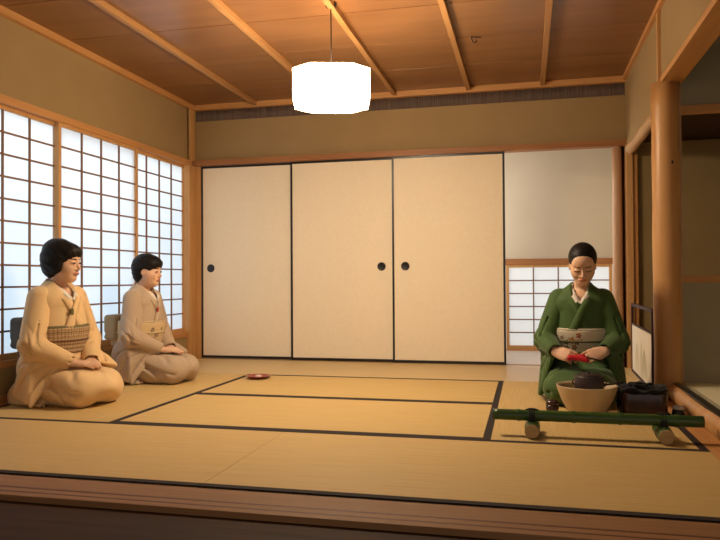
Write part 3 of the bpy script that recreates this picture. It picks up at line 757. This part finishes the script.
# ------------------------------------------------------------------ utensils on the floor
BOWLM = textured('pale_glaze', (.50, .37, .21), (.56, .42, .25), (1, 1, 1), 12, 4, .4, .45, .05)
bx_, by_ = 3.113, -2.03
bz_ = empty('brazier_bowl', (bx_, by_, .0015)); tag(bz_, 'wide pale clay bowl on the mat in front of the host, kettle inside', 'bowl')
bm = bmesh.new()
lathe(bm, [(r_ * .885, z_ * .90) for r_, z_ in [(.0, .004), (.082, .004), (.088, .0), (.095, .002), (.098, .012), (.118, .05), (.140, .095), (.158, .145), (.165, .166), (.166, .171), (.160, .172), (.153, .160), (.134, .098), (.105, .05), (.07, .03), (.0, .03)][1:-1]], 64)
obj('bowl_wall', bm, BOWLM, bz_, True)
ash = bmesh.new(); lathe(ash, [(.092, .045), (.105, .070), (.06, .078), (.01, .080)], 40); obj('ash_bed', ash, textured('ash', (.30, .26, .20), (.38, .33, .26), nscale=60, rough=.95), bz_, True)
IRON = textured('dark_iron', (.025, .014, .014), (.042, .024, .022), nscale=60, rough=.5, spec=.45, bump=.2)
kt = empty('iron_kettle', (bx_ + .012, by_ - .0, .082)); tag(kt, 'dark iron kettle with a flat lid standing inside the pale bowl', 'kettle')
bm = bmesh.new(); lathe(bm, [(.050, .0), (.063, .008), (.068, .03), (.070, .075), (.0705, .116), (.068, .121), (.052, .122), (.048, .122), (.044, .118)], 48); obj('kettle_body', bm, IRON, kt, True)
bm = bmesh.new(); lathe(bm, [(.047, .118), (.056, .1235), (.050, .127), (.012, .128), (.005, .129), (.005, .133), (.009, .136), (.008, .140), (.003, .142)], 40); obj('kettle_lid', bm, IRON, kt, True)
for s in (-1, 1):
    bm = bmesh.new(); tube(bm, [(s * .066 + s * .006 * math.sin(a) * 2.2, 0, .088 + .013 * math.cos(a)) for a in np.linspace(0, math.pi, 8)], .0035, 8); obj('kettle_lug', bm, IRON, kt, True)
# ladle resting on the rim
ld = empty('ladle', (bx_ + .113, by_ + .02, .155)); tag(ld, 'small dark ladle lying across the bowl rim on the right', 'ladle')
bm = bmesh.new(); tube(bm, [(-.03, -.02, .004), (.02, -.015, .010), (.06, -.01, .016)], .005, 10); obj('handle', bm, IRON, ld, True)
bm = bmesh.new(); lathe(bm, [(.008, -.006), (.017, -.002), (.019, .010), (.017, .010), (.008, .0)], 24, (-.04, -.022, .0)); obj('cup', bm, IRON, ld, True)
# small dark caddy to the left of the bowl
cd = empty('tea_caddy', (2.950, -1.955, 0)); tag(cd, 'small dark lacquer tea caddy on the mat, left of the pale bowl', 'tea caddy')
LACQ = mat('brown_lacquer', (.035, .012, .010), .25, .5)
bm = bmesh.new(); lathe(bm, [(.018, .0), (.027, .004), (.032, .02), (.032, .040)], 32); obj('caddy_body', bm, LACQ, cd, True)
bm = bmesh.new(); lathe(bm, [(.0325, .041), (.0325, .052), (.028, .061), (.015, .066), (.003, .067)], 32); obj('caddy_lid', bm, LACQ, cd, True)

# dark lobed container with charcoal
ct = empty('charcoal_container', (3.376, -1.975, 0)); tag(ct, 'dark lacquered many-sided container of charcoal beside the pale bowl', 'container')
def lob(r, z, a):
    c, s = abs(math.cos(a)), abs(math.sin(a)); q = (c ** 5 + s ** 5) ** (-.2)
    return r * q * (1 - .035 * abs(math.cos(5 * a))), z + (.004 * math.cos(8 * a) if z > .12 else 0)
bm = bmesh.new(); lathe(bm, [(.105, .0), (.110, .004), (.113, .04), (.114, .125), (.112, .130), (.108, .128), (.106, .06), (.10, .02)], 96, fn=lob); obj('container_wall', bm, LACQ, ct, True)
def lob2(r, z, a):
    q, _ = lob(r, 0, a); return q, z + .006 * math.sin(5 * a) + .005 * math.sin(9 * a + 1)
fr_ = bmesh.new(); lathe(fr_, [(.104, .06), (.106, .115), (.114, .134), (.119, .140), (.110, .150), (.095, .140), (.06, .128), (.02, .122)], 96, fn=lob2)
obj('dark_lining', fr_, cloth_mat('black_lining', (.006, .005, .006), (.012, .010, .012)), ct, True)
COAL = textured('charcoal', (.008, .007, .007), (.02, .018, .017), nscale=80, rough=.9, bump=.4)
for i, (a, r, l, z) in enumerate(((.3, .03, .05, .150), (2.4, .045, .045, .152), (4.2, .04, .05, .150), (5.4, .06, .035, .146), (1.4, .065, .035, .147))):
    bm = bmesh.new(); x, y = math.cos(a) * r, math.sin(a) * r; dx, dy = math.cos(a * 2.3) * l / 2, math.sin(a * 2.3) * l / 2
    tube(bm, [(3.376 + x - dx, -1.975 + y - dy, z), (3.376 + x + dx, -1.975 + y + dy, z + .004)], .012, 10, wob=.1)
    tag(obj('charcoal_stick', bm, COAL), 'black charcoal stick heaped in the dark lacquered container', 'charcoal', 'charcoal in the container')
# white and black small pot on the right
wp = empty('lid_rest', (3.535, -2.02, 0)); tag(wp, 'small white and black ceramic pot between the dark container and alcove step', 'pot')
bm = bmesh.new(); lathe(bm, [(.018, 0), (.026, .006), (.030, .03), (.026, .048), (.022, .05)], 32); obj('pot_body', bm, mat('black_glaze', (.02, .02, .025), .2), wp, True)
bm = bmesh.new(); lathe(bm, [(.024, .049), (.027, .054), (.022, .064), (.008, .069), (.002, .07)], 32); obj('pot_lid', bm, mat('white_glaze', (.6, .58, .55), .25), wp, True)

# bamboo rail on two stubs
BAMB = textured('green_bamboo', (.022, .060, .012), (.045, .095, .022), (2, 30, 30), 1.5, 4, .28, .5, .03)
CUT = textured('bamboo_cut', (.40, .27, .12), (.50, .35, .17), nscale=60, rough=.8)
ROPE = textured('black_rope', (.010, .009, .009), (.022, .02, .018), nscale=200, rough=.9)
def pole(a, b, r, nodes, m, name, par=None, hollow=True):
    a, b = Vector(a), Vector(b); L = (b - a).length; pts = []; rs = []
    ts_ = sorted([0, 1] + [n + d for n in nodes for d in (-.012 / L, -.004 / L, .004 / L, .012 / L)] + list(np.linspace(.03, .97, 12)))
    for t_ in ts_:
        pts.append(a.lerp(b, t_)); near = min([abs(t_ - n) * L for n in nodes] + [1]); rs.append(r * (1.10 if near < .006 else 1.0 if near > .01 else 1.02))
    bm = bmesh.new(); tube(bm, pts, rs, 24); return obj(name, bm, m, par, True)
rail = empty('bamboo_rail', (3.09, -2.515, 0)); tag(rail, 'low green bamboo rail lashed to two short bamboo stubs before the utensils', 'barrier')
pole((-.412, .0, .087), (.445, -.004, .087), .024, (.13, .40, .62, .88), BAMB, 'rail_pole', rail)
for sx in (-.245, .288):
    st_ = pole((sx, -.085, .0342), (sx + .004, .10, .0342), .0305, (.45,), BAMB, 'bamboo_stub', rail)
    cb = bmesh.new(); lathe(cb, [(.008, 0), (.026, 0), (.030, -.001), (.030, .003), (.026, .0035), (.008, .0035)], 32)
    c_ = obj('cut_end', cb, CUT, st_, True); c_.rotation_euler = (math.pi / 2, 0, .02); c_.location = (sx, -.084, .0342)
    rb = bmesh.new()
    for k in (-1, 0, 1):
        tube(rb, [(sx + k * .009, math.sin(a) * .029, .065 + math.cos(a) * .044) for a in np.linspace(0, 2 * math.pi, 24)], .0048, 8)
    tube(rb, [(sx - .026, -.0, .106), (sx - .01, 0, .113), (sx + .01, 0.0, .113), (sx + .028, -.004, .108)], .0062, 8)
    obj('rope_lashing', rb, ROPE, rail, True)

# red dish on the far mat
dd = empty('red_dish', (1.0, -1.075, 0)); tag(dd, 'shallow red lacquer dish holding something pale, alone on the far mats', 'dish')
bm = bmesh.new(); lathe(bm, [(.045, .0), (.050, .003), (.078, .012), (.088, .019), (.089, .021), (.085, .020), (.05, .008), (.01, .006)], 48); obj('dish_body', bm, mat('red_lacquer', (.30, .035, .02), .3, .5), dd, True)
bm = bmesh.new(); lathe(bm, [(.018, .0), (.024, .006), (.020, .014), (.008, .018), (.002, .0185)], 20); sw = obj('sweet', bm, mat('pale_sweet', (.7, .6, .5), .7), None, True, (1.0, -1.075, .0075))
tag(sw, 'pale round sweet lying in the red lacquer dish', 'sweet')

# low standing screen
fs = empty('standing_screen', (3.555, -1.225, 0), math.radians(88.5)); tag(fs, 'low dark-framed standing screen painted with mountains, beside the alcove pillar', 'folding screen')
FR = mat('dark_frame', (.050, .022, .018), .6, .2)
L_ = 1.04
obj('frame', B(((0, -.009, 0), (.022, .009, .50)), ((L_ - .022, -.009, 0), (L_, .009, .50)), ((.022, -.009, .478), (L_ - .022, .009, .50)), ((.022, -.008, .0), (L_ - .022, .008, .018)), ((.022, -.008, .345), (L_ - .022, .008, .357)), bev=.002), FR, fs)
nx, nz = 160, 60; bm = bmesh.new()
for yy in (-.004, .004):
    vs = [[bm.verts.new((.022 + (L_ - .044) * i / nx, yy, .018 + .327 * j / nz)) for j in range(nz + 1)] for i in range(nx + 1)]
    for i in range(nx):
        for j in range(nz): bm.faces.new((vs[i][j], vs[i + 1][j], vs[i + 1][j + 1], vs[i][j + 1]))
def mountains(V):
    base = np.tile(np.array((.72, .66, .55)), (len(V), 1)); u = V[:, 0] / L_; z = V[:, 2]
    for c, w, h, colr in ((.72, .16, .24, (.50, .46, .28)), (.36, .20, .23, (.36, .34, .16)), (.50, .10, .27, (.45, .41, .22))):
        top = .02 + h * (1 - (np.abs(u - c) / w) ** 1.25); f = np.clip((top - z) / .04, 0, 1) * np.clip((z - .02) / (h * .9), 0, 1) ** .6; f = np.clip(f, 0, 1)[:, None] * .9
        base = base * (1 - f) + np.array(colr) * f
    return base
me = bpy.data.meshes.new('painted_panel'); bm.to_mesh(me); bm.free(); paint(me, mountains); obj('painted_panel', me, attr_mat('painted_paper', .85), fs)

# ------------------------------------------------------------------ lights
def area(name, loc, rot, sx, sy, e, c):
    l = bpy.data.lights.new(name, 'AREA'); l.shape = 'RECTANGLE'; l.size = sx; l.size_y = sy; l.energy = e; l.color = c
    o = bpy.data.objects.new(name, l); o.location = loc; o.rotation_euler = rot; col.objects.link(o); return o
area('daylight_left', (XL - .75, -1.5, 2.35), (0, -math.radians(52), 0), .9, 4.4, 30, (.90, .95, 1.0))
area('daylight_left_low', (XL - 1.6, -1.5, .6), (0, -math.pi / 2, 0), 1.6, 4.4, 40, (.30, .66, 1.0))
area('daylight_back', (3.1, 1.9, .7), (math.pi / 2, 0, math.pi), 2.0, 1.6, 8, (.80, .90, 1.0))
area('daylight_corridor', (1.95, .66, 1.35), (0, -math.pi / 2, 0), 1.2, .7, 17, (1.0, .93, .84))
area('alcove_fill', (4.0, -2.3, 2.30), (0, 0, 0), .3, 1.0, 13.0, (1.0, .86, .66))  # added fill that brightens the dark alcove; no lamp is known there
w = bpy.data.worlds.new('World'); scn.world = w; w.use_nodes = True
w.node_tree.nodes['Background'].inputs['Color'].default_value = (1.0, .86, .70, 1); w.node_tree.nodes['Background'].inputs['Strength'].default_value = .55

# ------------------------------------------------------------------ camera
CX, CY, CZ, YAW, PIT, ROL, FPX = 2.82907555, -5.67041566, .684205638, -.233927508, .013843824, -.006239306, 699.693149
cyw, sy = math.cos(YAW), math.sin(YAW); cp, sp = math.cos(PIT), math.sin(PIT); cr, sr = math.cos(ROL), math.sin(ROL)
Fv = Vector((sy * cp, cyw * cp, sp)); Rv = Vector((cyw, -sy, 0)); Uv = Rv.cross(Fv); R2 = cr * Rv + sr * Uv; U2 = -sr * Rv + cr * Uv
cam = bpy.data.cameras.new('camera'); co = bpy.data.objects.new('camera', cam); col.objects.link(co)
M = Matrix.Identity(4)
for i in range(3): M[i][0], M[i][1], M[i][2] = R2[i], U2[i], -Fv[i]
M.translation = (CX, CY, CZ); co.matrix_world = M
cam.sensor_fit = 'HORIZONTAL'; cam.sensor_width = 36; cam.lens = FPX / 720 * 36; cam.clip_start = .05
scn.camera = co
scn.view_settings.view_transform = 'Standard'; scn.view_settings.look = 'None'; scn.view_settings.exposure = .13; scn.view_settings.gamma = 1; scn.view_settings.use_curve_mapping = False
